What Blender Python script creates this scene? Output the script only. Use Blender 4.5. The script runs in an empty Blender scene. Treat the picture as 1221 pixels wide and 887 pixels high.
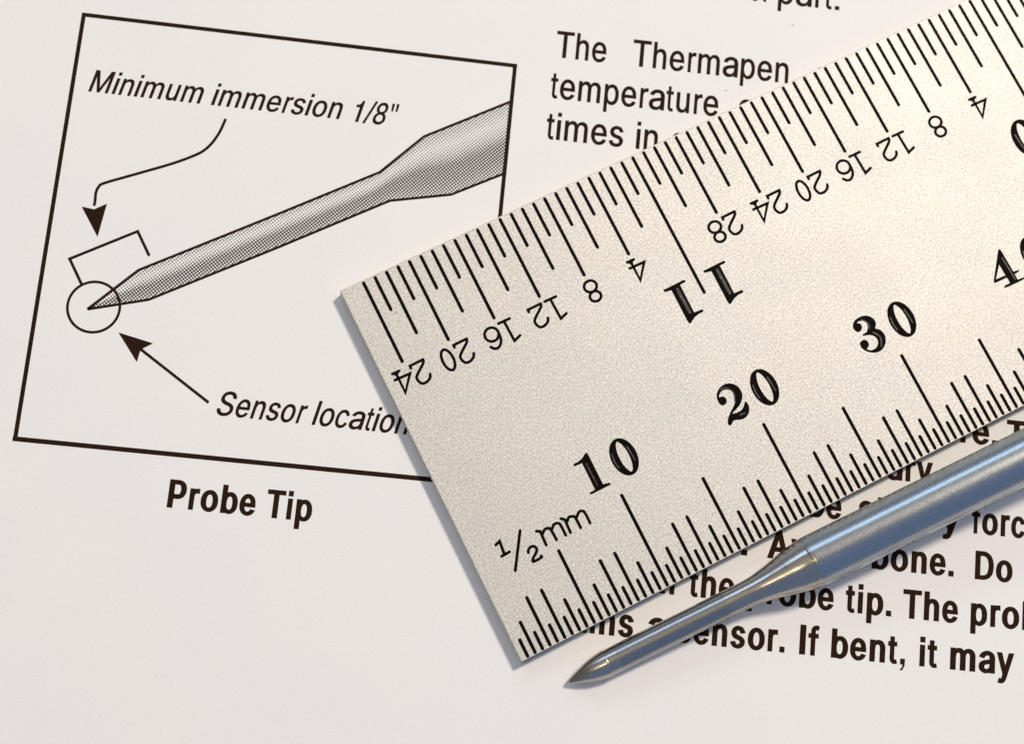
import bpy, bmesh, math, random
from mathutils import Vector, Matrix
from mathutils.geometry import delaunay_2d_cdt
random.seed(7)
MM = 0.001                      # the scene is built at real size; numbers below are millimetres
C = bpy.context.scene.collection
S = bpy.context.scene

# ------------------------------------------------------------------ camera
cam = bpy.data.cameras.new('camera'); cam_o = bpy.data.objects.new('camera', cam); C.objects.link(cam_o)
cam.sensor_width = 36.0; cam.lens = 50.7125
cam.clip_start = 0.005; cam.clip_end = 20.0
cam_o.matrix_world = Matrix([[0.8936442, 0.4292443, -0.1309555, -0.0043521], [-0.4456755, 0.8830879, -0.1467283, 0.0029413], [0.052663, 0.1894865, 0.98047, 0.0886965], [0.0, 0.0, 0.0, 1.0]])
cam.dof.use_dof = True; cam.dof.focus_distance = 0.0885; cam.dof.aperture_fstop = 55.0
S.camera = cam_o
# ------------------------------------------------------------------ room light
W = bpy.data.worlds.new('World'); S.world = W; W.use_nodes = True
bg = W.node_tree.nodes['Background']; bg.inputs[0].default_value = (1.0, 0.92, 0.84, 1); bg.inputs[1].default_value = 0.20
def lamp(name, direction, dist, size, size_y, color, power, shape='RECTANGLE', target=(0.020, 0.010, 0.0)):
    d = bpy.data.lights.new(name, 'AREA'); d.shape = shape; d.size = size; d.size_y = size_y
    d.color = color; d.energy = power
    o = bpy.data.objects.new(name, d); C.objects.link(o)
    v = Vector(direction).normalized(); t = Vector(target)
    o.location = t + v*dist; o.rotation_euler = (-v).to_track_quat('-Z', 'Y').to_euler()
    return o
lamp('ceiling_lamp', (0.65, 0.24, 0.90), 0.75, 0.11, 0.11, (1.0, 0.895, 0.765), 4.75, 'DISK')
lamp('warm_glint_fill', (-0.34, 0.10, 1.0), 0.80, 0.07, 0.07, (1.0, 0.80, 0.52), 0.36, 'DISK')  # added warm fill that puts the glint on the probe's collar and tip
lamp('ceiling_bounce', (0.0, 0.32, 1.0), 0.95, 1.3, 0.60, (1.0, 0.90, 0.80), 0.90)
lamp('window_light', (0.10, -1.0, 0.95), 0.75, 1.7, 1.25, (0.03, 0.36, 0.97), 1.95)
lamp('far_window_light', (0.10, 1.0, 0.72), 0.80, 0.70, 0.17, (0.62, 0.81, 1.0), 1.25)
lamp('far_blue_fill', (0.05, 1.0, 0.36), 1.00, 1.4, 0.55, (0.26, 0.52, 1.0), 0.62)  # added dim blue panel that tints the far side of the probe
S.view_settings.view_transform = 'Standard'; S.view_settings.look = 'None'
S.view_settings.gamma = 1.0; S.view_settings.use_curve_mapping = False; S.view_settings.exposure = 0.0

# ------------------------------------------------------------------ materials
def material(name):
    m = bpy.data.materials.new(name); m.use_nodes = True
    nt = m.node_tree; b = nt.nodes['Principled BSDF']
    return m, nt, b
def N(nt, kind, **kw):
    n = nt.nodes.new(kind)
    for k, v in kw.items(): setattr(n, k, v)
    return n
def noise(nt, scale, detail=3.0, rough=0.6, vec=None, stretch=None):
    tc = N(nt, 'ShaderNodeTexCoord'); n = N(nt, 'ShaderNodeTexNoise')
    n.inputs['Scale'].default_value = scale; n.inputs['Detail'].default_value = detail; n.inputs['Roughness'].default_value = rough
    src = tc.outputs['Object']
    if stretch:
        mp = N(nt, 'ShaderNodeMapping'); mp.inputs['Scale'].default_value = stretch
        nt.links.new(src, mp.inputs[0]); src = mp.outputs[0]
    nt.links.new(src, n.inputs['Vector'])
    return n.outputs['Fac']
def ramp(nt, src, stops):
    r = N(nt, 'ShaderNodeValToRGB'); e = r.color_ramp.elements
    while len(e) < len(stops): e.new(0.5)
    for el, (p, c) in zip(e, stops):
        el.position = p; el.color = (*c, 1) if len(c) == 3 else c
    nt.links.new(src, r.inputs[0]); return r.outputs[0]
def mixc(nt, a, b, mode='MULTIPLY', fac=1.0):
    m = N(nt, 'ShaderNodeMix', data_type='RGBA', blend_type=mode); m.inputs[0].default_value = fac
    nt.links.new(a, m.inputs[6]); nt.links.new(b, m.inputs[7]); return m.outputs[2]
def bump(nt, b, src, strength, dist):
    n = N(nt, 'ShaderNodeBump'); n.inputs['Strength'].default_value = strength; n.inputs['Distance'].default_value = dist
    nt.links.new(src, n.inputs['Height']); nt.links.new(n.outputs[0], b.inputs['Normal']); return n
g3 = lambda v: (v, v, v)

def paper_material():
    m, nt, b = material('matte_paper')
    c1 = ramp(nt, noise(nt, 9000, 4, 0.7), [(0.30, (0.745, 0.735, 0.735)), (0.70, (0.835, 0.825, 0.825))])
    c2 = ramp(nt, noise(nt, 110, 3, 0.5), [(0.3, (0.975, 0.975, 0.98)), (0.7, (1.0, 0.995, 0.985))])
    nt.links.new(mixc(nt, c1, c2), b.inputs['Base Color'])
    b.inputs['Roughness'].default_value = 0.62; b.inputs['Specular IOR Level'].default_value = 0.3
    bump(nt, b, noise(nt, 5200, 5, 0.65), 0.35, 0.00002)
    return m
def ink_material():
    m, nt, b = material('printed_ink')
    c = ramp(nt, noise(nt, 11000, 3, 0.7), [(0.42, (0.012, 0.005, 0.002)), (0.60, (0.032, 0.014, 0.007)), (0.80, (0.085, 0.042, 0.022))])
    nt.links.new(c, b.inputs['Base Color']); b.inputs['Roughness'].default_value = 0.7
    b.inputs['Specular IOR Level'].default_value = 0.06
    return m
def halftone_material():
    m, nt, b = material('halftone_print')
    uv = N(nt, 'ShaderNodeUVMap'); sep = N(nt, 'ShaderNodeSeparateXYZ'); nt.links.new(uv.outputs[0], sep.inputs[0])
    # how much ink across the drawn probe: light streak near the upper side, dark band below it
    tone = ramp(nt, sep.outputs['Y'], [(0.0, g3(0.55)), (0.12, g3(0.46)), (0.27, g3(0.30)), (0.40, g3(0.45)), (0.58, g3(0.69)), (0.78, g3(0.67)), (1.0, g3(0.56))])
    tc = N(nt, 'ShaderNodeTexCoord'); mp = N(nt, 'ShaderNodeMapping')
    mp.inputs['Rotation'].default_value = (0, 0, math.radians(32.05 + 12.0)); k = 2*math.pi/(0.165*MM)
    nt.links.new(tc.outputs['Object'], mp.inputs[0])
    s2 = N(nt, 'ShaderNodeSeparateXYZ'); nt.links.new(mp.outputs[0], s2.inputs[0])
    def wave(o):
        mu = N(nt, 'ShaderNodeMath', operation='MULTIPLY'); mu.inputs[1].default_value = k; nt.links.new(o, mu.inputs[0])
        co = N(nt, 'ShaderNodeMath', operation='COSINE'); nt.links.new(mu.outputs[0], co.inputs[0]); return co.outputs[0]
    ad = N(nt, 'ShaderNodeMath', operation='ADD'); nt.links.new(wave(s2.outputs['X']), ad.inputs[0]); nt.links.new(wave(s2.outputs['Y']), ad.inputs[1])
    # dot where (cos+cos) > threshold;  threshold 2 -> no ink, -2 -> solid
    th = N(nt, 'ShaderNodeMapRange'); th.inputs[1].default_value = 0; th.inputs[2].default_value = 1; th.inputs[3].default_value = 2.0; th.inputs[4].default_value = -1.45
    nt.links.new(tone, th.inputs[0])
    su = N(nt, 'ShaderNodeMath', operation='SUBTRACT'); nt.links.new(ad.outputs[0], su.inputs[0]); nt.links.new(th.outputs[0], su.inputs[1])
    mr = N(nt, 'ShaderNodeMapRange'); mr.inputs[1].default_value = -0.25; mr.inputs[2].default_value = 0.25; nt.links.new(su.outputs[0], mr.inputs[0])
    c = ramp(nt, mr.outputs[0], [(0, (0.79, 0.775, 0.765)), (1, (0.030, 0.022, 0.018))])
    nt.links.new(c, b.inputs['Base Color']); b.inputs['Roughness'].default_value = 0.6; b.inputs['Specular IOR Level'].default_value = 0.3
    return m
def ruler_material():
    m, nt, b = material('satin_chrome')
    gr = noise(nt, 8800, 2.5, 0.75)
    c1 = ramp(nt, gr, [(0.30, (0.40, 0.388, 0.365)), (0.5, (0.595, 0.58, 0.552)), (0.70, (0.79, 0.772, 0.74))])
    c2 = ramp(nt, noise(nt, 260, 3, 0.5), [(0.3, (0.96, 0.965, 0.97)), (0.7, (1.0, 0.99, 0.975))])
    nt.links.new(mixc(nt, c1, c2), b.inputs['Base Color'])
    b.inputs['Metallic'].default_value = 0.8
    nt.links.new(ramp(nt, noise(nt, 140, 4, 0.6), [(0.3, g3(0.615)), (0.7, g3(0.645))]), b.inputs['Roughness'])   # handling smudges
    bump(nt, b, noise(nt, 7600, 4, 0.75), 0.55, 0.000018)
    return m
def mark_material():
    m, nt, b = material('black_filled_engraving')
    c = ramp(nt, noise(nt, 6000, 3, 0.7), [(0.45, (0.003, 0.002, 0.0015)), (0.80, (0.014, 0.009, 0.006))])
    nt.links.new(c, b.inputs['Base Color']); b.inputs['Roughness'].default_value = 0.6; b.inputs['Specular IOR Level'].default_value = 0.03
    return m
def worn_material():
    m, nt, b = material('worn_engraving_floor')
    c = ramp(nt, noise(nt, 5200, 4, 0.8), [(0.48, (0.004, 0.003, 0.003)), (0.58, (0.04, 0.033, 0.03)), (0.72, (0.30, 0.27, 0.255))])
    nt.links.new(c, b.inputs['Base Color']); b.inputs['Roughness'].default_value = 0.5
    return m
def steel_material(name, base, rough, ring=0.25):
    m, nt, b = material(name)
    # lathe-turned steel: fine grain, faint streaks along the axis
    f1 = noise(nt, 11000, 4, 0.8); f2 = noise(nt, 5200, 3, 0.65, stretch=(0.35, 1, 1))
    c1 = ramp(nt, f1, [(0.3, tuple(x*0.86 for x in base)), (0.7, tuple(min(1, x*1.12) for x in base))])
    c2 = ramp(nt, f2, [(0.3, g3(0.90)), (0.7, g3(1.0))])
    nt.links.new(mixc(nt, c1, c2), b.inputs['Base Color']); b.inputs['Metallic'].default_value = 1.0
    r = ramp(nt, f1, [(0.3, g3(rough - 0.05)), (0.7, g3(rough + 0.05))]); nt.links.new(r, b.inputs['Roughness'])
    bn = bump(nt, b, noise(nt, 14000, 4, 0.75), 0.30, 0.000006)
    rings = N(nt, 'ShaderNodeBump'); rings.inputs['Strength'].default_value = ring; rings.inputs['Distance'].default_value = 0.000006   # lathe rings round the axis
    nt.links.new(noise(nt, 9000, 3, 0.6, stretch=(1, 0.03, 0.03)), rings.inputs['Height']); nt.links.new(rings.outputs[0], bn.inputs['Normal'])
    return m
PAPER = paper_material(); INK = ink_material(); TONE = halftone_material(); CHROME = ruler_material()
MARK = mark_material(); WORN = worn_material()
STEEL = steel_material('brushed_steel', (0.395, 0.425, 0.45), 0.275)
EDGE = steel_material('shaded_steel_edge', (0.12, 0.11, 0.10), 0.40)
TURNED = steel_material('turned_steel', (0.44, 0.415, 0.38), 0.22, 0.5)
THIN = steel_material('dark_brushed_steel', (0.36, 0.355, 0.35), 0.25, 0.3)

# ------------------------------------------------------------------ mesh helpers
class Sheet:
    """flat print: polygons and strokes laid at a given height (mm), strokes that cross lie 2 microns apart"""
    def __init__(s): s.v = []; s.f = []; s.uv = {}
    def poly(s, contours, z):
        """fill of closed contours, non-zero winding, so outlines may overlap themselves"""
        pts = []; edges = []
        ox, oy = contours[0][0]
        for c in contours:
            b = len(pts); n = len(c); pts += [Vector((x-ox, y-oy)) for x, y in c]; edges += [(b+i, b+(i+1) % n) for i in range(n)]
        V, _, F, _, _, _ = delaunay_2d_cdt(pts, edges, [], 0, 1e-5, False)
        area = lambda c: sum(c[i-1][0]*c[i][1]-c[i][0]*c[i-1][1] for i in range(len(c)))
        sg = 1 if area(max(contours, key=lambda c: abs(area(c)))) > 0 else -1
        base = len(s.v); s.v += [(p.x+ox, p.y+oy, z) for p in V]
        for f in F:
            q = sum((V[k] for k in f), Vector((0, 0)))/len(f); x, y = q.x+ox, q.y+oy; w = 0
            for c in contours:
                for i in range(len(c)):
                    (x0, y0), (x1, y1) = c[i-1], c[i]
                    if (y0 <= y) != (y1 <= y):
                        if (x0+(y-y0)/(y1-y0)*(x1-x0)) > x: w += 1 if y1 > y0 else -1
            if w*sg > 0:
                g = tuple(base+k for k in f)
                s.f.append(g if (V[f[1]]-V[f[0]]).cross(V[f[2]]-V[f[0]]) > 0 else g[::-1])
    def stroke(s, pts, w, z, closed=False, cap=True):
        P = [Vector(p) for p in pts]; n = len(P); h = w/2; L = []; R = []
        for i in range(n):
            a = P[i-1] if (i or closed) else None; b = P[(i+1) % n] if (i < n-1 or closed) else None
            d0 = (P[i]-a).normalized() if a is not None else (b-P[i]).normalized()
            d1 = (b-P[i]).normalized() if b is not None else d0
            n0 = Vector((-d0.y, d0.x)); n1 = Vector((-d1.y, d1.x)); m = n0+n1
            m = m/max(m.length, 1e-6); k = min(1/max(m.dot(n0), 0.35), 2.2)
            L.append(P[i]+m*h*k); R.append(P[i]-m*h*k)
        base = len(s.v)
        for a, b in zip(L, R): s.v += [(a.x, a.y, z), (b.x, b.y, z)]
        for i in range(n if closed else n-1):
            j = (i+1) % n; s.f.append((base+2*i+1, base+2*j+1, base+2*j, base+2*i))
        if cap and not closed:
            for e, q, side in ((0, 1, 1), (n-1, n-2, -1)):
                d = (P[e]-P[q]).normalized(); t = math.atan2(d.y, d.x); b0 = len(s.v); K = 6
                arc = [(P[e].x+h*math.cos(t-math.pi/2+math.pi*k/K), P[e].y+h*math.sin(t-math.pi/2+math.pi*k/K), z) for k in range(K+1)]
                s.v += arc; s.f.append(tuple(range(b0, b0+K+1)))
    def build(s, name, mat, parent, place=None):
        me = bpy.data.meshes.new(name)
        me.from_pydata([tuple(c*MM for c in (place(v) if place else v)) for v in s.v], [], s.f); me.materials.append(mat); me.update()
        if s.uv:
            l = me.uv_layers.new(name='UVMap')
            for lp in me.loops: l.data[lp.index].uv = s.uv[lp.vertex_index]
        return link(name, me, parent)
def link(name, me, parent=None):
    o = bpy.data.objects.new(name, me); C.objects.link(o)
    if parent is not None: o.parent = parent
    return o
def thing(name, label, cat, loc, rotz=0.0):
    o = bpy.data.objects.new(name, None); C.objects.link(o); o.empty_display_size = 0.01
    o.location = [c*MM for c in loc]; o.rotation_euler = (0, 0, rotz); o['label'] = label; o['category'] = cat
    return o
def smooth_line(pts, k=5, closed=False):
    """Catmull-Rom through the points"""
    P = [Vector(p) for p in pts]; n = len(P); out = []
    for i in range(n if closed else n-1):
        g = (lambda j: P[j % n]) if closed else (lambda j: P[max(0, min(n-1, j))])
        a, b, c, d = g(i-1), g(i), g(i+1), g(i+2)
        for t in [q/k for q in range(k)]:
            out.append(0.5*((2*b)+(c-a)*t+(2*a-5*b+4*c-d)*t*t+(3*b-a-3*c+d)*t**3))
    if not closed: out.append(P[-1])
    return [(p.x, p.y) for p in out]
def slab(bm, x0, x1, y0, y1, z0, z1, bev, seg=3):
    r = bmesh.ops.create_cube(bm, size=1.0)
    for v in r['verts']:
        v.co = Vector(((x0+x1)/2+v.co.x*(x1-x0), (y0+y1)/2+v.co.y*(y1-y0), (z0+z1)/2+v.co.z*(z1-z0)))*MM
    bmesh.ops.bevel(bm, geom=bm.edges[:], offset=bev*MM, segments=seg, profile=0.5, affect='EDGES', clamp_overlap=True)
def mesh_from(bm, name, mat, smooth=False):
    me = bpy.data.meshes.new(name); bm.to_mesh(me); bm.free(); me.materials.append(mat)
    if smooth:
        for p in me.polygons: p.use_smooth = True
    return me

# ------------------------------------------------------------------ table under everything
def table_material():
    m, nt, b = material('pale_table_wood')
    c = ramp(nt, noise(nt, 60, 5, 0.6, stretch=(0.12, 1, 1)), [(0.3, (0.30, 0.19, 0.11)), (0.7, (0.42, 0.28, 0.17))])
    nt.links.new(c, b.inputs['Base Color']); b.inputs['Roughness'].default_value = 0.45; return m
bm = bmesh.new(); slab(bm, -450, 550, -350, 420, -25.12, -0.12, 2.0)
tb = link('table_top', mesh_from(bm, 'table_top', table_material())); tb['kind'] = 'structure'

# ------------------------------------------------------------------ the printed instruction sheet
A = math.radians(-32.05)
sheet = thing('instruction_sheet', 'white printed sheet with black text and a framed diagram, under the ruler and probe', 'paper sheet', (-6.977, 49.425, 0), A)
bm = bmesh.new(); slab(bm, -42, 98, -118, 92, -0.11, 0.0, 0.02, 1)
link('page', mesh_from(bm, 'page', PAPER), sheet)
Z0 = 0.006                      # print lies on the page

# letter outlines (grotesque), unit: cap height = 1
GL = {'8': [[(445,-13),(380,-9),(321,3),(266,22),(219,50),(178,82),(146,121),(121,166),(107,214),(102,266),(105,307),(113,346),(128,384),(199,474),(230,495),(264,511),(300,520),(300,525),(254,542),(215,569),(182,605),(158,649),(143,696),(138,748),(143,797),(156,842),(178,884),(208,921),(244,953),(287,979),(335,998),(388,1010),(445,1013),(501,1010),(554,998),(602,979),(644,953),(681,921),(710,884),(733,842),(746,797),(750,748),(745,696),(731,649),(706,605),(674,569),(635,542),(591,525),(591,520),(626,511),(659,495),(690,474),(761,384),(776,346),(785,307),(788,266),(783,214),(768,166),(744,121),(711,82),(671,50),(623,22),(569,3),(510,-9)],[(445,97),(560,119),(590,135),(615,155),(635,180),(650,208),(659,239),(662,272),(659,308),(649,341),(634,371),(612,397),(587,420),(556,438),(522,452),(485,460),(445,462),(404,460),(367,452),(333,438),(302,420),(276,397),(255,371),(239,341),(230,308),(227,272),(230,239),(239,208),(253,180),(273,155),(299,135),(329,119)],[(445,569),(539,590),(564,606),(586,626),(604,650),(617,676),(625,706),(627,738),(625,770),(617,799),(605,826),(587,849),(566,868),(541,884),(445,904),(349,884),(323,868),(302,849),(284,826),(271,799),(264,770),(261,738),(264,706),(271,676),(284,650),(302,626),(323,606),(349,590)]],
'A': [[(32,0),(396,1000),(543,1000),(910,0),(776,0),(564,595),(519,731),(456,940),(482,940),(419,729),(374,595),(167,0)],[(216,279),(216,391),(727,391),(727,279)]],
'D': [[(430,0),(189,0),(189,112),(422,112),(499,117),(567,133),(625,159),(674,194),(714,239),(745,293),(767,355),(780,425),(785,502),(780,578),(767,647),(745,709),(715,762),(676,806),(628,842),(572,867),(507,883),(434,888),(183,888),(183,1000),(443,1000),(536,993),(619,973),(693,940),(757,895),(810,837),(852,769),(883,689),(901,601),(907,502),(901,403),(883,313),(852,233),(809,164),(755,107),(689,60),(613,27),(527,7)],[(245,1000),(245,0),(118,0),(118,1000)]],
'M': [[(118,0),(118,1000),(298,1000),(545,368),(565,312),(588,241),(612,165),(632,96),(604,96),(625,162),(649,238),(672,311),(693,368),(936,1000),(1116,1000),(1116,0),(991,0),(991,572),(992,643),(993,725),(995,812),(997,899),(1008,899),(978,805),(947,713),(919,633),(896,572),(672,0),(562,0),(335,572),(313,631),(285,710),(254,801),(220,899),(234,899),(236,818),(238,730),(239,646),(240,572),(240,0)]],
'P': [[(118,0),(118,1000),(462,1000),(535,995),(599,981),(653,958),(699,927),(737,889),(766,845),(787,795),(799,741),(803,683),(799,626),(787,572),(766,522),(737,477),(699,439),(653,407),(599,384),(535,370),(462,365),(215,365),(215,477),(457,477),(506,479),(548,489),(584,503),(613,523),(637,548),(655,577),(677,683),(655,789),(637,818),(613,842),(584,862),(548,877),(505,886),(456,889),(245,889),(245,0)]],
'S': [[(440,-17),(370,-14),(307,-2),(251,18),(201,45),(159,78),(125,118),(100,164),(83,213),(75,269),(205,269),(212,232),(224,200),(243,172),(267,149),(295,130),(327,115),(440,97),(562,119),(596,135),(624,156),(648,180),(665,209),(676,240),(679,274),(676,304),(667,330),(653,352),(581,402),(481,437),(361,470),(285,497),(221,529),(169,569),(132,615),(109,670),(102,732),(107,786),(122,836),(147,880),(181,919),(222,952),(270,979),(325,998),(383,1010),(446,1013),(510,1009),(568,998),(621,978),(669,952),(708,920),(741,882),(766,839),(782,793),(788,743),(663,743),(652,789),(629,828),(594,860),(550,883),(499,897),(442,901),(329,880),(299,864),(273,845),(253,822),(238,796),(229,768),(226,738),(230,707),(240,679),(257,656),(333,606),(418,577),(520,549),(612,518),(705,467),(776,388),(791,354),(800,316),(803,272),(798,220),(784,170),(760,125),(727,84),(685,49),(636,21),(578,0),(512,-13)]],
'T': [[(63,888),(63,1000),(820,1000),(820,888),(505,888),(505,0),(379,0),(379,888)]],
'a': [[(314,-17),(269,-14),(226,-5),(186,10),(150,30),(119,56),(94,88),(75,124),(63,166),(60,212),(63,252),(71,287),(85,316),(104,341),(126,362),(152,380),(246,414),(350,432),(459,446),(522,462),(533,471),(539,484),(542,501),(542,505),(524,583),(511,603),(493,620),(471,633),(385,650),(293,634),(231,591),(197,538),(81,572),(100,615),(125,650),(154,680),(261,738),(381,756),(470,746),(562,708),(589,688),(613,661),(634,629),(649,592),(659,546),(662,494),(662,0),(544,0),(544,102),(535,102),(495,48),(423,2)],[(335,89),(377,92),(415,101),(448,115),(476,135),(500,157),(518,183),(531,212),(539,241),(542,271),(542,373),(510,358),(455,346),(394,337),(345,330),(264,312),(203,274),(191,255),(183,233),(180,206),(183,182),(189,161),(200,142),(255,103)]],
'b': [[(451,-16),(408,-14),(371,-6),(339,7),(271,61),(232,115),(220,115),(220,0),(103,0),(103,1000),(224,1000),(224,627),(232,627),(270,680),(337,733),(369,745),(406,753),(450,756),(510,751),(565,735),(615,709),(659,673),(696,628),(727,575),(749,514),(763,446),(767,371),(763,296),(749,227),(727,166),(697,112),(660,68),(616,31),(566,5),(511,-11)],[(433,92),(477,96),(515,108),(549,129),(578,156),(602,190),(621,229),(645,373),(621,513),(603,552),(579,585),(550,612),(516,632),(477,644),(433,648),(389,644),(351,633),(317,614),(288,587),(264,555),(246,517),(222,373),(246,226),(265,187),(289,154),(318,128),(352,108),(390,96)]],
'c': [[(407,-16),(343,-11),(283,5),(230,32),(182,69),(143,114),(110,167),(86,228),(72,295),(67,368),(72,443),(86,511),(110,572),(143,626),(182,671),(230,707),(283,734),(343,750),(407,756),(511,741),(600,700),(668,633),(711,544),(595,515),(571,569),(531,611),(476,639),(407,648),(361,644),(320,631),(285,610),(256,581),(232,547),(213,508),(189,368),(213,231),(232,192),(256,158),(285,130),(320,108),(361,96),(407,91),(477,101),(532,130),(573,174),(598,230),(713,201),(671,110),(602,42),(512,-1)]],
'd': [[(384,-16),(324,-11),(269,5),(219,31),(175,68),(138,112),(107,166),(85,227),(72,296),(67,371),(72,446),(85,514),(108,575),(138,628),(176,673),(220,709),(270,735),(325,751),(385,756),(428,753),(466,745),(497,733),(565,680),(602,627),(611,627),(611,1000),(731,1000),(731,0),(615,0),(615,115),(603,115),(564,61),(496,7),(465,-6),(427,-14)],[(402,92),(445,96),(483,108),(517,128),(546,154),(570,187),(589,226),(613,373),(589,517),(570,555),(547,587),(518,614),(484,633),(445,644),(402,648),(358,644),(318,632),(284,612),(255,585),(232,552),(213,513),(189,373),(213,229),(232,190),(256,156),(285,129),(319,108),(358,96)]],
'e': [[(417,-16),(348,-11),(285,5),(230,32),(182,69),(142,113),(109,167),(86,227),(72,294),(67,367),(72,441),(86,508),(109,569),(140,624),(179,669),(226,706),(280,734),(339,750),(403,756),(523,735),(627,670),(657,637),(682,599),(702,554),(730,381),(730,333),(147,333),(147,434),(664,434),(609,397),(585,528),(567,563),(544,592),(516,617),(483,635),(446,645),(403,649),(360,645),(322,634),(288,616),(258,592),(234,563),(214,530),(200,493),(191,455),(189,415),(189,349),(192,297),(201,250),(217,209),(239,173),(265,144),(297,121),(333,104),(373,94),(418,91),(499,104),(561,143),(601,207),(718,178),(704,142),(684,108),(659,77),(555,9)]],
'f': [[(448,746),(448,643),(13,643),(13,746)],[(158,0),(158,848),(162,889),(172,924),(188,955),(210,981),(236,1003),(266,1020),(368,1042),(437,1036),(477,1024),(447,921),(422,928),(383,932),(350,928),(323,919),(303,904),(290,883),(281,856),(279,823),(279,0)]],
'h': [[(224,446),(224,0),(103,0),(103,1000),(224,1000),(224,565),(201,565),(227,627),(260,676),(299,712),(344,736),(393,751),(447,756),(496,752),(540,742),(580,725),(616,700),(646,669),(670,631),(688,585),(698,532),(702,473),(702,0),(582,0),(582,462),(577,516),(562,562),(537,598),(503,625),(461,642),(413,647),(378,644),(346,637),(316,624),(290,606),(267,583),(248,556),(235,523),(226,487)]],
'm': [[(103,0),(103,746),(220,746),(221,580),(211,580),(260,680),(338,739),(431,759),(482,753),(527,737),(565,709),(595,672),(617,629),(631,579),(614,579),(626,614),(642,646),(663,674),(748,737),(858,759),(901,756),(940,747),(977,731),(1011,709),(1039,681),(1063,646),(1080,604),(1091,556),(1095,501),(1095,0),(974,0),(974,499),(970,548),(954,586),(929,615),(897,634),(861,646),(823,650),(791,647),(762,640),(736,628),(713,613),(694,593),(679,570),(659,486),(659,0),(539,0),(539,511),(534,550),(520,583),(497,611),(467,633),(432,645),(392,650),(310,629),(286,613),(265,593),(247,569),(234,539),(226,506),(224,468),(224,0)]],
'n': [[(224,446),(224,0),(103,0),(103,746),(219,746),(220,565),(201,565),(227,627),(260,676),(299,712),(344,736),(393,751),(447,756),(495,752),(540,742),(580,725),(615,700),(645,669),(670,631),(688,585),(698,532),(702,473),(702,0),(582,0),(582,462),(577,516),(562,562),(537,598),(503,625),(461,642),(413,647),(378,644),(346,637),(316,624),(290,606),(267,583),(248,556),(235,523),(226,487)]],
'o': [[(407,-16),(343,-11),(283,5),(230,32),(182,69),(143,114),(110,167),(86,228),(72,295),(67,368),(72,443),(86,511),(110,572),(143,626),(182,671),(230,707),(283,734),(343,750),(407,756),(473,750),(533,734),(587,707),(634,671),(674,626),(706,572),(730,511),(744,443),(749,368),(744,295),(730,228),(706,167),(674,114),(634,69),(587,32),(533,5),(473,-11)],[(407,91),(454,96),(496,108),(531,130),(561,158),(585,192),(604,231),(627,368),(604,507),(585,547),(561,581),(531,610),(496,631),(454,644),(407,648),(361,644),(320,631),(285,610),(256,581),(232,547),(213,508),(189,368),(213,231),(232,192),(256,158),(285,130),(320,108),(361,96)]],
'p': [[(103,-281),(103,746),(220,746),(220,627),(232,627),(270,680),(337,733),(369,745),(406,753),(450,756),(510,751),(565,735),(615,709),(659,673),(696,628),(727,575),(749,514),(763,446),(767,371),(763,296),(749,227),(727,166),(697,112),(660,68),(616,31),(566,5),(511,-11),(451,-16),(408,-14),(371,-6),(339,7),(271,61),(232,115),(224,115),(224,-281)],[(433,92),(477,96),(515,108),(549,129),(578,156),(602,190),(621,229),(645,373),(621,513),(603,552),(579,585),(550,612),(516,632),(477,644),(433,648),(389,644),(351,633),(317,614),(288,587),(264,555),(246,517),(222,373),(246,226),(265,187),(289,154),(318,128),(352,108),(390,96)]],
'r': [[(103,0),(103,746),(219,746),(219,631),(227,631),(244,666),(269,696),(300,722),(336,741),(376,753),(419,756),(451,756),(478,754),(478,634),(452,638),(407,640),(313,618),(287,602),(265,582),(247,557),(234,530),(226,499),(224,466),(224,0)]],
's': [[(358,-16),(221,7),(183,24),(150,47),(121,75),(98,107),(81,144),(70,185),(185,209),(198,172),(218,142),(244,119),(276,102),(314,93),(356,89),(405,93),(446,104),(481,122),(506,146),(522,173),(527,202),(524,226),(515,248),(499,267),(478,282),(450,295),(417,305),(293,334),(231,353),(181,378),(142,409),(114,446),(98,489),(92,538),(96,580),(108,617),(128,652),(155,682),(188,707),(226,728),(270,743),(317,753),(368,756),(499,732),(533,715),(563,693),(588,667),(637,570),(527,545),(515,572),(499,597),(477,620),(449,639),(412,650),(368,654),(326,650),(289,640),(257,623),(233,601),(218,574),(213,545),(217,519),(227,497),(244,478),(338,438),(451,411),(513,392),(563,368),(602,337),(629,300),(646,258),(651,209),(647,167),(635,128),(614,93),(586,61),(552,34),(511,13),(464,-3),(413,-13)]],
't': [[(401,746),(401,643),(13,643),(13,746)],[(128,926),(248,926),(248,192),(250,162),(257,138),(268,121),(284,108),(306,100),(335,98),(364,100),(397,105),(419,3),(377,-5),(331,-8),(271,-3),(221,14),(181,42),(151,80),(133,127),(128,183)]],
'u': [[(358,-10),(310,-7),(266,4),(226,21),(190,45),(160,77),(136,115),(118,161),(107,213),(103,273),(103,746),(224,746),(224,283),(229,229),(244,184),(269,147),(303,120),(345,104),(393,99),(428,101),(460,109),(490,122),(516,140),(538,163),(557,190),(571,223),(579,259),(582,300),(582,746),(702,746),(702,0),(586,0),(586,180),(604,180),(578,118),(545,69),(505,33),(461,9),(412,-5)]],
'v': [[(319,0),(34,746),(166,746),(325,305),(367,171),(404,41),(362,41),(399,171),(440,305),(599,746),(730,746),(445,0)]],
'y': [[(93,-272),(121,-168),(140,-172),(204,-175),(223,-169),(240,-159),(256,-145),(296,-70),(319,-3),(34,746),(166,746),(325,305),(367,170),(404,41),(361,41),(398,171),(440,305),(600,746),(730,746),(401,-114),(347,-210),(274,-267),(180,-285),(127,-281)]]}
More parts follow.
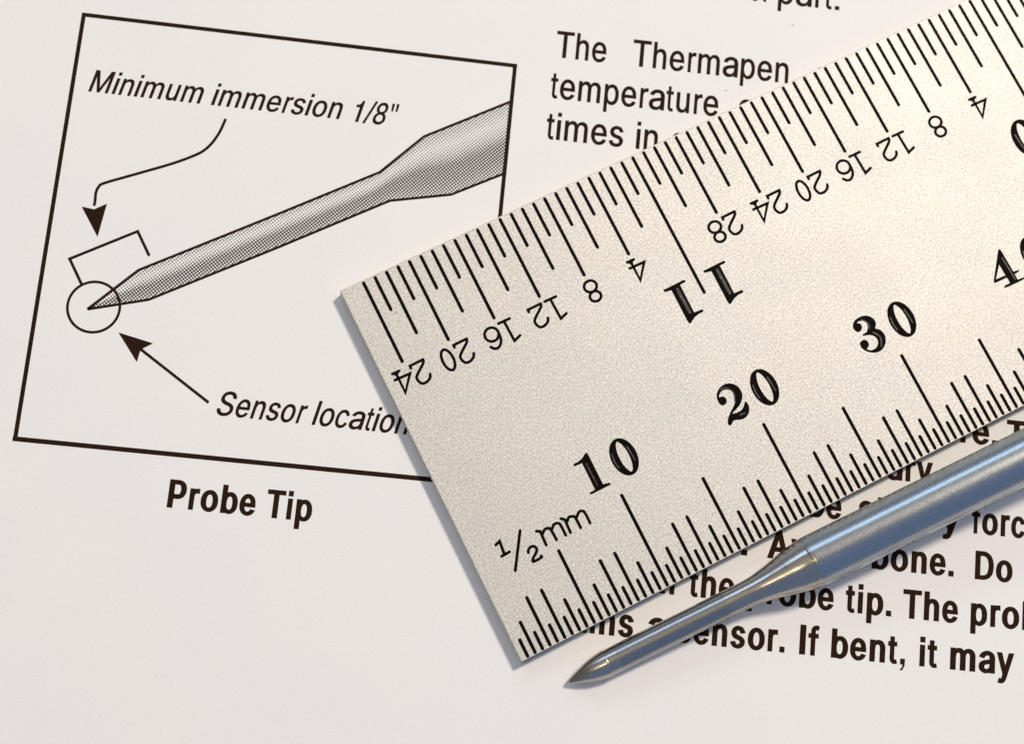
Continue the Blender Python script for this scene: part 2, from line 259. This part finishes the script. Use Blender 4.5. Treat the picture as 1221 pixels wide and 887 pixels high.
# advance and outline box of each letter, thousandths of an em (em = cap height / 0.718)
MET = {'regular': dict(a=(556,36,530), b=(556,58,517), c=(500,30,477), d=(556,35,499), e=(556,40,516), f=(278,14,262), h=(556,65,491), i=(222,67,155), l=(222,67,155), m=(833,65,769), n=(556,65,491), o=(556,35,521), p=(556,58,517), r=(333,77,332), s=(500,32,464), t=(278,14,257), u=(556,68,489), v=(500,8,492), y=(500,11,489), A=(667,14,654), D=(722,81,674), I=(278,91,188), M=(833,73,761), P=(667,86,622), S=(667,49,620), T=(611,14,597)),
       'bold': dict(a=(556,29,527), b=(611,61,578), c=(556,34,524), d=(611,34,551), e=(556,23,528), f=(333,10,318), h=(611,65,546), i=(278,69,209), l=(278,69,209), m=(889,64,826), n=(611,65,546), o=(611,34,578), p=(611,62,578), r=(389,64,373), s=(556,30,519), t=(333,10,309), u=(611,66,545), v=(556,13,543), y=(556,10,539), A=(722,20,702), D=(722,76,685), I=(278,64,214), P=(667,73,627), T=(611,14,598))}
MET['regular'].update({'1': (556,101,359), '8': (556,38,517), '/': (278,-17,295), '"': (355,70,285), '.': (278,87,191), ',': (278,87,191)})
MET['bold'].update({'.': (278,64,214), ',': (278,64,214)}); MET['italic'] = MET['regular']
def custom(ch, st):
    d = 0.15 if st != 'bold' else 0.195
    e = 0.17 if st != 'bold' else 0.06        # stems as heavy as those of the other letters
    sq = lambda y0, y1: [(-e, y0), (1+e, y0), (1+e, y1), (-e, y1)]
    if ch in 'lI': return [sq(0, 1)]
    if ch == 'i': return [sq(0, 0.73), sq(1-d, 1)]
    if ch == '.': return [sq(0, d)]
    if ch == ',': return [[(0, d), (0, 0), (0.5, 0), (0.42, -0.10), (0.08, -0.15), (0.08, -0.22), (0.62, -0.17), (0.96, -0.02), (1, d)]]
    if ch == '1': return [[(0.56, 0), (1.04, 0), (1.04, 0.985), (0.72, 0.985), (0.62, 0.87), (0.42, 0.80), (0, 0.785), (0, 0.665), (0.56, 0.665)]]
    if ch == '"': return [[(-0.22, 1), (0.04, 0.64), (0.36, 0.64), (0.30, 1)], [(0.62, 1), (0.80, 0.64), (1.12, 0.64), (1.12, 1)]]
    if ch == '/': return [[(-0.04, -0.02), (0.28, -0.02), (1.04, 1.02), (0.72, 1.02)]]
    return None
def fatten(c, dx, dy):
    ar = sum(c[i-1][0]*c[i][1]-c[i][0]*c[i-1][1] for i in range(len(c)))
    return c, ar
def outline(ch, st):
    """contours with x in 0..1 of the letter box, y in cap heights"""
    cu = custom(ch, st)
    if cu: return cu, True
    cs = [[(x/1000, y/1000) for x, y in c] for c in GL[ch]]
    dx, dy = {'regular': (0.026, 0.014), 'italic': (0.025, 0.014), 'bold': (0.070, 0.032)}[st]
    area = lambda c: sum(c[i-1][0]*c[i][1]-c[i][0]*c[i-1][1] for i in range(len(c)))
    big = max(cs, key=lambda c: abs(area(c))); sg = 1 if area(big) > 0 else -1
    out = []
    for c in cs:
        n = len(c); q = []
        for i in range(n):
            p0, p1, p2 = Vector(c[i-1]), Vector(c[i]), Vector(c[(i+1) % n])
            d0 = (p1-p0).normalized(); d1 = (p2-p1).normalized()
            n0 = Vector((d0.y, -d0.x))*sg; n1 = Vector((d1.y, -d1.x))*sg; m = n0+n1
            if m.length < 1e-5: m = n0.copy()
            m.normalize(); k = min(1/max(m.dot(n0), 0.3), 1.8)
            q.append((p1.x+m.x*k*dx, p1.y+m.y*k*dy))
        out.append(q)
    ys = [p[1] for c in out for p in c]; top = max(ys); bot = min(ys)
    x0 = min(p[0] for c in out for p in c); x1 = max(p[0] for c in out for p in c)
    def fy(y):                  # keep the true letter height after fattening
        return y*(1-1.6*dy) if y > 0.2 else y+dy*(0.85 if y > -0.1 else 0.4)*(1-max(0, y)/0.2)
    return [[((x-x0)/(x1-x0), fy(y)) for x, y in c] for c in out], False
def word(text, x0, x1, base, cap, st):
    met = MET[st]; em = cap/0.718; adv = 0; spans = []
    for ch in text:
        a, l, r = met[ch]; spans.append((ch, adv+l, adv+r)); adv += a
    lo, hi = spans[0][1], spans[-1][2]; k = (x1-x0)/(hi-lo); s = Sheet(); slant = 0.21 if st == 'italic' else 0.0
    for ch, l, r in spans:
        cs, apart = outline(ch, st); X0 = x0+(l-lo)*k; X1 = x0+(r-lo)*k
        cs = [[(X0+x*(X1-X0)+slant*y*cap, base+y*cap) for x, y in c] for c in cs]
        s.poly(cs, Z0)
    return s.build('printed_word', INK, sheet)
WORDS = [('Minimum', 1.06, 8.202, -5.16, 1.52, 'italic'),
         ('immersion', 8.935, 17.174, -5.16, 1.52, 'italic'),
         ('1/8"', 17.967, 20.594, -5.22, 1.52, 'italic'),
         ('Sensor', 11.89, 17.302, -25.1, 1.55, 'italic'),
         ('location', 17.884, 23.727, -25.1, 1.55, 'italic'),
         ('Probe', 9.769, 15.117, -31.04, 1.76, 'bold'),
         ('Tip', 15.752, 18.561, -31.04, 1.76, 'bold'),
         ('not', 42.491, 44.328, 6.31, 1.88, 'regular'),
         ('part.', 45.121, 49.229, 6.31, 1.88, 'regular'),
         ('The', 30.668, 34.01, 0.74, 1.88, 'regular'),
         ('Thermapen', 35.745, 46.133, 0.74, 1.88, 'regular'),
         ('c', 47.871, 48.826, 0.74, 1.88, 'regular'),
         ('temperature', 30.564, 41.642, -2.11, 1.88, 'regular'),
         ('c', 42.964, 43.965, -2.11, 1.88, 'regular'),
         ('times', 30.55, 35.599, -4.93, 1.88, 'regular'),
         ('in', 36.48, 37.856, -4.93, 1.88, 'regular'),
         ('o', 38.71, 39.674, -4.93, 1.88, 'regular'),
         ('re.', 58.52, 60.906, -21.93, 1.8, 'bold'),
         ('T', 61.473, 62.77, -21.93, 1.8, 'bold'),
         ('sary', 52.832, 56.841, -24.76, 1.8, 'bold'),
         ('r', 58.126, 58.93, -24.76, 1.8, 'bold'),
         ('be', 49.103, 51.194, -27.58, 1.8, 'bold'),
         ('st', 52.228, 53.926, -27.58, 1.8, 'bold'),
         ('y', 57.487, 58.712, -27.58, 1.8, 'bold'),
         ('force', 59.432, 63.89, -27.58, 1.8, 'bold'),
         ('.', 45.086, 45.432, -30.4, 1.8, 'bold'),
         ('Avoid', 46.691, 52.107, -30.4, 1.8, 'bold'),
         ('bone.', 53.241, 58.392, -30.4, 1.8, 'bold'),
         ('Do', 59.743, 62.119, -30.4, 1.8, 'bold'),
         ('on', 39.067, 41.117, -33.22, 1.8, 'bold'),
         ('the', 42.0, 44.809, -33.22, 1.8, 'bold'),
         ('probe', 45.617, 51.006, -33.22, 1.8, 'bold'),
         ('tip.', 51.728, 54.59, -33.22, 1.8, 'bold'),
         ('The', 55.309, 58.783, -33.22, 1.8, 'bold'),
         ('probe', 59.567, 64.987, -33.22, 1.8, 'bold'),
         ('contains', 30.814, 38.802, -36.04, 1.8, 'bold'),
         ('a', 39.653, 40.736, -36.04, 1.8, 'bold'),
         ('sensor.', 41.407, 48.109, -36.04, 1.8, 'bold'),
         ('If', 49.043, 50.238, -36.04, 1.8, 'bold'),
         ('bent,', 50.992, 55.591, -36.04, 1.8, 'bold'),
         ('it', 56.499, 57.591, -36.04, 1.8, 'bold'),
         ('may', 58.386, 62.376, -36.04, 1.8, 'bold')]
for w in WORDS: word(*w)

# the framed diagram
def ink_line(name, pts, w, z=Z0, cap=False, closed=False):
    s = Sheet(); s.stroke(pts, w, z, closed=closed, cap=cap); return s.build(name, INK, sheet)
FR = [(0.0, 0.0), (28.12, -0.17), (28.2, -27.7), (0.09, -27.84)]
for i, wd in enumerate((0.27, 0.26, 0.30, 0.27)):
    a, b = Vector(FR[i]), Vector(FR[(i+1) % 4]); d = (b-a).normalized()*(wd/2 if i % 2 == 0 else -wd/2)
    ink_line('frame_line', [tuple(a-d), tuple(b+d)], wd)
D = {'frame': [(0.016, 0.002), (28.102, -0.183), (28.156, -10.678)], 'leader': [(9.99, -5.977), (9.745, -6.854), (9.409, -7.585), (8.982, -8.171), (8.394, -8.622), (7.051, -9.342), (4.884, -10.291), (2.998, -11.114), (2.684, -11.407), (2.572, -11.796), (2.599, -12.35), (2.591, -12.672)], 'head1': [(1.826, -12.804), (2.624, -12.893), (3.368, -12.433), (3.106, -14.661)], 'bracket': [(2.632, -17.863), (1.606, -16.254), (5.53, -14.015), (6.475, -15.517)], 'circle': [[3.548, -19.154], 1.611], 'head2': [(5.298, -20.593), (7.516, -21.048), (6.813, -21.53), (6.692, -22.336)], 'line2': [(6.731, -21.452), (11.423, -24.39)], 'upper': [(3.183, -19.34), (5.938, -16.51), (14.034, -11.943), (20.189, -8.407), (22.742, -5.692), (28.046, -2.683)], 'lower': [(3.183, -19.34), (6.839, -18.323), (14.313, -14.118), (21.051, -10.221), (24.893, -9.371), (28.056, -7.624)]}
ink_line('leader_line', smooth_line(D['leader'], 4), 0.185, Z0, cap=False)
ink_line('leader_line', D['line2'], 0.185)
for h in ('head1', 'head2'):
    s = Sheet(); s.poly([D[h]], Z0+0.002); s.build('arrow_head', INK, sheet)
ink_line('dimension_bracket', D['bracket'], 0.185)
(cx, cy), cr = D['circle']
ink_line('sensor_circle', [(cx+cr*math.cos(t*math.pi/36), cy+cr*math.sin(t*math.pi/36)) for t in range(72)], 0.17, Z0+0.004, closed=True)
def at(line, d, u):             # point of a polyline at distance u along direction d
    q = [(Vector(p)-Vector(line[0])).dot(d) for p in line]
    for i in range(len(q)-1):
        if u <= q[i+1] or i == len(q)-2:
            t = (u-q[i])/(q[i+1]-q[i]); return Vector(line[i]).lerp(Vector(line[i+1]), t)
up, lo = D['upper'], D['lower']; s = Sheet(); dirv = (Vector(up[2])-Vector(up[1])).normalized()
n = 60
umax_u = (Vector(up[-1])-Vector(up[0])).dot(dirv); umax_l = (Vector(lo[-1])-Vector(lo[0])).dot(dirv)
for i in range(n+1):
    a = at(up, dirv, umax_u*i/n); b = at(lo, dirv, umax_l*i/n)
    s.uv[len(s.v)] = (i/n, 0.0); s.v.append((a.x, a.y, Z0-0.003)); s.uv[len(s.v)] = (i/n, 1.0); s.v.append((b.x, b.y, Z0-0.003))
    if i: k = 2*i; s.f.append((k-1, k+1, k, k-2))
drawing = s.build('probe_drawing', TONE, sheet)
for ln in (up, lo):
    s = Sheet(); s.stroke(ln, 0.17, Z0+0.002, cap=False); s.build('outline', INK, drawing)
# dark flecks of dust and pulp on the page
for x, y, w, h in ((46.2, 4.9, 0.17, 0.05), (42.06, -0.25, 0.2, 0.05), (57.9, -41.2, 0.05, 0.04), (6.6, 2.1, 0.08, 0.05)):
    s = Sheet(); s.poly([[(x-w/2, y), (x, y-h/2), (x+w/2, y+h*0.2), (x, y+h/2)]], Z0); s.build('print_speck', INK, sheet)

# ------------------------------------------------------------------ the steel ruler
T = 0.9; LEN = 300.0; WID = 25.4
ruler = thing('steel_ruler', 'satin steel ruler with black engraved inch and half millimetre scales lying across the sheet', 'ruler', (0, 0, 0))
bm = bmesh.new(); slab(bm, 0, LEN, 0, WID, 0.012, T, 0.06, 2); bm.normal_update()
for fc in bm.faces: fc.material_index = 1 if fc.normal.y < -0.25 else 0     # darker colour paints the shade line along the graduated lower edge
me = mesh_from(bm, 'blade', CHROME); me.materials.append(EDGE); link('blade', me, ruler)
ZM = T+0.005
marks = {}
def mark(x, y0, y1, w):
    key = (y0, y1, w)
    if key not in marks:
        s = Sheet(); s.stroke([(0, y0), (0, y1)], w, ZM); me = s.build('graduation_mark', MARK, ruler)
        marks[key] = me.data; me.location.x = x*MM; return me
    o = link('graduation_mark', marks[key], ruler); o.location.x = x*MM; return o
rest = Sheet()
def inch_len(k): return 15.35 if k % 32 == 0 else (19.65 if k % 4 == 0 else (20.9 if k % 2 == 0 else 22.93))
def mm_len(h):                  # h counts half millimetres
    return 1.25 if h % 2 else {0: 6.25, 5: 4.95, 1: 2.17, 4: 2.17, 6: 2.17, 9: 2.17}.get((h//2) % 10, 3.3)
for k in range(24, -352, -1):   # 32nds of an inch, counted from the 11 inch line
    x = 300-25.4*(11+k/32)
    if x < 51.5: mark(x, 25.2, inch_len(k), 0.215)
    elif x < 299.5: rest.stroke([(x, 25.2), (x, inch_len(k))], 0.205, ZM)
for h in range(1, 596):
    x = h*0.5
    if x < 39.5: mark(x, 0.19, mm_len(h), 0.215)
    else: rest.stroke([(x, 0.19), (x, mm_len(h))], 0.20, ZM)
o = rest.build('graduation_marks', MARK, ruler); o['kind'] = 'stuff'

# small engraved digits, single-line strokes; box about 1 x 1.4, origin at the middle of the base
def arc(cx, cy, rx, ry, n=28): return [(cx+rx*math.cos(2*math.pi*i/n), cy+ry*math.sin(2*math.pi*i/n)) for i in range(n)]
SM = {'2': [[(0.457, 0.169), (0.45, 0.015), (-0.457, 0.0), (-0.346, 0.226), (0.277, 0.709), (0.411, 0.949), (0.328, 1.25), (0.173, 1.369), (-0.086, 1.364), (-0.341, 1.227), (-0.452, 1.019)]], '1': [[(0.445, 0.0), (-0.337, 0.009)], [(0.061, 0.01), (0.02, 1.417), (-0.445, 1.265)]], '6': [[(-0.379, 0.0), (-0.409, 0.391), (-0.317, 0.697), (-0.056, 0.876), (0.222, 0.829), (0.409, 0.634)]], '4': [[(0.483, 0.0), (0.012, 0.004)], [(0.257, 0.023), (0.262, 1.402), (-0.514, 0.441), (0.514, 0.417)]], '8': [[(-0.013, 0.0), (0.013, 0.738)]]}
def tilt(pts, c): return pts
DIG = {'1': [(SM['1'][0], 0), (SM['1'][1], 0)], '2': [(smooth_line(SM['2'][0][2:], 5), 0), (SM['2'][0][:3], 0)],
       '4': [(SM['4'][0], 0), (SM['4'][1], 0), ([(0.13, 0.02), (0.27, 0.17), (0.37, 0.02)], 0)],
       '0': [(arc(0, 0.70, 0.345, 0.70), 1)], '8': [(arc(0, 0.37, 0.41, 0.37), 1), (arc(0, 1.08, 0.36, 0.33), 1)],
       '6': [(arc(0, 0.44, 0.445, 0.44), 1), (smooth_line([(-0.44, 0.50), (-0.41, 0.86), (-0.30, 1.15), (-0.04, 1.36), (0.22, 1.33), (0.40, 1.13)], 5), 0)]}
def small_digit(ch, x, y, sc=1.0):
    s = Sheet(); z = ZM
    for pts, closed in DIG[ch]:
        s.stroke(pts, 0.182, z, closed=bool(closed)); z += 0.002
    o = s.build('digit', MARK, ruler); o.location = (x*MM, y*MM, 0); o.rotation_euler = (0, 0, math.pi)   # the inch side reads from the other edge
    return o
for whole in (11, 10):
    for k in range(4, 32, 4):
        x = 300-25.4*(whole+k/32)
        if x < 0 or x > 48 or (whole == 11 and k > 24): continue
        t = str(k); off = {'24': (0.755, -0.41), '28': (0.63, -0.55), '20': (0.58, -0.58), '16': (0.52, -0.61), '12': (0.60, -0.59)}.get(t, (0.14,) if t == '4' else (0.02,))
        for ch, dx in zip(t, off): small_digit(ch, x+dx, 19.20)

# large old-style numerals: outline plus the worn floor of the engraving seen inside the thick strokes
BIG = {'2': [[(-0.627, 1.322), (-0.751, 1.543), (-0.725, 1.876), (-0.598, 2.133), (-0.312, 2.367), (0.059, 2.454), (0.4, 2.384), (0.67, 2.183), (0.837, 1.888), (0.861, 1.529), (0.736, 1.217), (0.456, 0.927), (0.128, 0.768), (-0.177, 0.652), (-0.293, 0.586), (-0.05, 0.537), (0.274, 0.538), (0.537, 0.675), (0.701, 0.861), (0.803, 0.918), (0.863, 0.729), (0.812, 0.435), (0.611, 0.161), (0.316, 0.013), (-0.002, 0.025), (-0.264, 0.138), (-0.469, 0.158), (-0.677, 0.021), (-0.796, 0.0), (-0.863, 0.075), (-0.811, 0.272), (-0.658, 0.489), (-0.381, 0.725), (0.003, 0.989), (0.212, 1.206), (0.347, 1.46), (0.367, 1.717), (0.274, 1.948), (0.042, 2.12), (-0.241, 2.146), (-0.462, 2.014), (-0.569, 1.864), (-0.399, 1.85), (-0.256, 1.743), (-0.218, 1.533), (-0.326, 1.362), (-0.476, 1.302)]], '3': [[(-0.592, 1.675), (-0.735, 1.915), (-0.683, 2.195), (-0.466, 2.397), (-0.101, 2.493), (0.288, 2.442), (0.592, 2.24), (0.742, 1.949), (0.727, 1.649), (0.539, 1.4), (0.767, 1.187), (0.878, 0.827), (0.779, 0.467), (0.545, 0.174), (0.204, 0.0), (-0.17, 0.012), (-0.497, 0.171), (-0.764, 0.436), (-0.878, 0.728), (-0.84, 0.981), (-0.684, 1.075), (-0.449, 1.062), (-0.317, 0.863), (-0.356, 0.645), (-0.522, 0.522), (-0.594, 0.455), (-0.395, 0.291), (-0.09, 0.278), (0.166, 0.425), (0.299, 0.7), (0.229, 0.972), (0.001, 1.184), (-0.405, 1.326), (-0.393, 1.409), (-0.043, 1.477), (0.15, 1.724), (0.199, 1.973), (0.062, 2.162), (-0.193, 2.265), (-0.362, 2.211), (-0.207, 2.115), (-0.178, 1.883), (-0.341, 1.69)]], '1': [[(-0.757, 2.121), (-0.672, 2.159), (-0.404, 2.16), (-0.096, 2.242), (0.194, 2.418), (0.309, 2.448), (0.353, 2.273), (0.347, 0.244), (0.739, 0.164), (0.782, 0.077), (0.73, 0.016), (-0.576, 0.0), (-0.664, 0.063), (-0.616, 0.157), (-0.256, 0.172), (-0.237, 1.966), (-0.723, 1.992), (-0.782, 2.06)]], '4': [[(0.45, 2.45), (0.487, 2.326), (0.515, 0.744), (0.874, 0.697), (0.886, 0.629), (0.808, 0.585), (0.505, 0.562), (0.501, 0.17), (0.868, 0.137), (1.007, 0.101), (0.99, 0.016), (0.337, 0.0), (-0.51, 0.034), (-0.557, 0.119), (-0.466, 0.187), (-0.064, 0.193), (-0.086, 0.596), (-0.891, 0.591), (-1.007, 0.666), (-0.947, 0.793), (0.272, 2.334), (0.355, 2.42)], [(-0.1, 1.541), (-0.09, 0.755), (-0.769, 0.801)]]}
def ell(cx, cy, rx, ry, n=40): return [(cx+rx*math.cos(2*math.pi*i/n), cy+ry*math.sin(2*math.pi*i/n)) for i in range(n)]
def lens(cx, cy, rx, ry, n=40):
    return [(cx+rx*math.copysign(abs(math.cos(2*math.pi*i/n))**1.25, math.cos(2*math.pi*i/n)), cy+ry*math.sin(2*math.pi*i/n)) for i in range(n)]
STREAK = {'0': [[(-0.60, 0.75), (-0.66, 1.2), (-0.60, 1.65)], [(0.52, 0.75), (0.50, 1.25), (0.46, 1.7)]],
          '1': [[(0.0, 0.35), (0.0, 1.0), (-0.02, 1.85)]],
          '2': [[(-0.30, 2.28), (0.10, 2.2), (0.38, 1.75), (0.20, 1.2)], [(0.1, 0.32), (0.45, 0.28)]],
          '3': [[(0.0, 2.3), (0.25, 1.95), (0.20, 1.55)], [(0.28, 1.25), (0.55, 0.75), (0.30, 0.22)]],
          '4': [[(0.30, 1.85), (0.34, 1.0), (0.36, 0.25)]]}
def big_digit(ch, x, y, turn=False, sc=1.0, wear=0.085):
    s = Sheet()
    if ch == '0': cs = [ell(0, 1.22, 0.83, 1.225), lens(0.02, 1.22, 0.31, 1.02)]
    elif ch == '1' or ch == '4': cs = BIG[ch]
    else: cs = [smooth_line(c, 3, True) for c in BIG[ch]]
    cs = [[(a*sc, b*sc) for a, b in c] for c in cs]
    turn_of = lambda c: sum(c[i-1][0]*c[i][1]-c[i][0]*c[i-1][1] for i in range(len(c))) > 0
    cs = cs[:1]+[c[::-1] if turn_of(c) == turn_of(cs[0]) else c for c in cs[1:]]      # counters wind the other way
    s.poly(cs, ZM)
    o = s.build('digit', MARK, ruler); o.location = (x*MM, y*MM, 0); o.rotation_euler = (0, 0, math.pi if turn else 0)
    for st in STREAK[ch]:
        q = Sheet(); q.stroke(smooth_line([(a*sc, b*sc) for a, b in st], 4), wear, ZM+0.003); q.build('worn_streak', WORN, o)
for t, a, b in (('10', 8.94, 11.22), ('20', 18.86, 21.17), ('30', 28.81, 31.17), ('40', 38.75, 41.1)):
    big_digit(t[0], a, 7.12); big_digit(t[1], b, 7.08)
big_digit('1', 22.04, 16.63, True, 1.10, 0.19); big_digit('1', 19.16, 16.63, True, 1.10, 0.19)
big_digit('1', 47.44, 16.63, True, 1.10, 0.19); big_digit('0', 44.60, 16.63, True, 1.10)
# the unit: one half mm
HALF = [[(1.722, 6.958), (2.035, 7.063), (1.95, 6.263)], [(1.755, 6.198), (2.29, 6.225)], [(3.438, 7.084), (2.1, 5.06)], [(3.3, 5.673), (3.373, 5.818), (3.572, 5.915), (3.773, 5.86), (3.847, 5.681), (3.756, 5.5), (3.39, 5.228), (3.339, 5.06), (3.862, 5.059), (3.898, 5.158)], [(4.318, 6.617), (4.52, 6.498), (4.474, 5.598)], [(4.528, 6.253), (4.804, 6.475), (5.028, 6.462), (5.147, 6.306), (5.186, 5.604)], [(5.199, 6.28), (5.436, 6.489), (5.668, 6.492), (5.805, 6.307), (5.81, 5.601)], [(6.004, 6.634), (6.188, 6.477), (6.147, 5.617)], [(6.201, 6.242), (6.453, 6.478), (6.672, 6.454), (6.822, 6.295), (6.834, 5.604)], [(6.862, 6.243), (7.154, 6.492), (7.353, 6.492), (7.484, 6.296), (7.484, 5.61)]]
for i, st in enumerate(HALF):
    s = Sheet(); s.stroke(smooth_line(st, 4) if i in (3, 5, 6, 8, 9) else st, 0.185, ZM+0.002*(i % 3)); s.build('unit_lettering', MARK, ruler)
# scuffs on the chrome
def scuff(x, y, l, a):
    s = Sheet(); s.poly([[(-l/2, 0), (0, -0.022), (l/2, 0.004), (0, 0.026)]], ZM-0.002)
    o = s.build('scuff', WORN, ruler); o.location = (x*MM, y*MM, 0); o.rotation_euler = (0, 0, a)
for q in ((2.55, 22.6, 0.30, 0.6), (17.7, 13.0, 0.10, 0.3), (35.3, 13.6, 0.13, 2.2), (27.1, 20.7, 0.22, 0.3)): scuff(*q)

# ------------------------------------------------------------------ the thermometer probe
tip = Vector((2.02, -2.29, 0.48)); far = Vector((27.59, -2.61, 2.40)); ax = (far-tip).normalized()
probe = thing('thermometer_probe', 'thin stepped steel thermometer probe with pointed tip lying on the sheet beside the ruler', 'probe', tuple(tip))
quat = ax.to_track_quat('X', 'Z'); probe.rotation_mode = 'QUATERNION'; probe.rotation_quaternion = quat
def turned(name, prof, mat, seg=96, parent=probe):
    bm = bmesh.new(); rings = []
    for s_, r in prof:
        rings.append([bm.verts.new(Vector((s_, r*math.cos(2*math.pi*i/seg), r*math.sin(2*math.pi*i/seg)))*MM) for i in range(seg)])
    for a, b in zip(rings, rings[1:]):
        for i in range(seg): bm.faces.new((a[i], b[i], b[(i+1) % seg], a[(i+1) % seg]))
    for r in (rings[0], rings[-1]): bm.faces.new([bm.verts.new(v.co) for v in r])   # ends keep their own edge
    bmesh.ops.recalc_face_normals(bm, faces=bm.faces[:])
    return link(name, mesh_from(bm, name, mat, True), parent)
def curve(pts, k=6): return smooth_line(pts, k)
turned('pointed_tip', curve([(0.0, 0.02), (0.08, 0.09), (0.35, 0.225), (0.9, 0.45), (1.5, 0.655), (2.1, 0.775), (2.55, 0.832)], 5)+[(2.60, 0.836), (2.66, 0.806), (2.72, 0.803)]+curve([(2.78, 0.808), (3.3, 0.81)]), TURNED)
turned('thin_shaft', [(3.3, 0.81)]+[(3.3+0.8*i, 0.81+0.004*math.sin(i*1.7)) for i in range(1, 9)]+[(10.6, 0.81)], THIN)
turned('flared_collar', curve([(10.6, 0.81), (11.5, 0.815), (12.4, 0.85), (13.3, 0.97), (14.2, 1.17), (15.0, 1.36), (15.7, 1.49), (16.22, 1.545)])+[(16.27, 1.585), (16.33, 1.59)], TURNED)
turned('thick_shaft', [(16.33, 1.56), (16.38, 1.575), (16.48, 1.598), (16.6, 1.60)]+[(17+2*i, 1.60) for i in range(0, 32)]+[(81.4, 1.58), (81.6, 1.5)], STEEL)
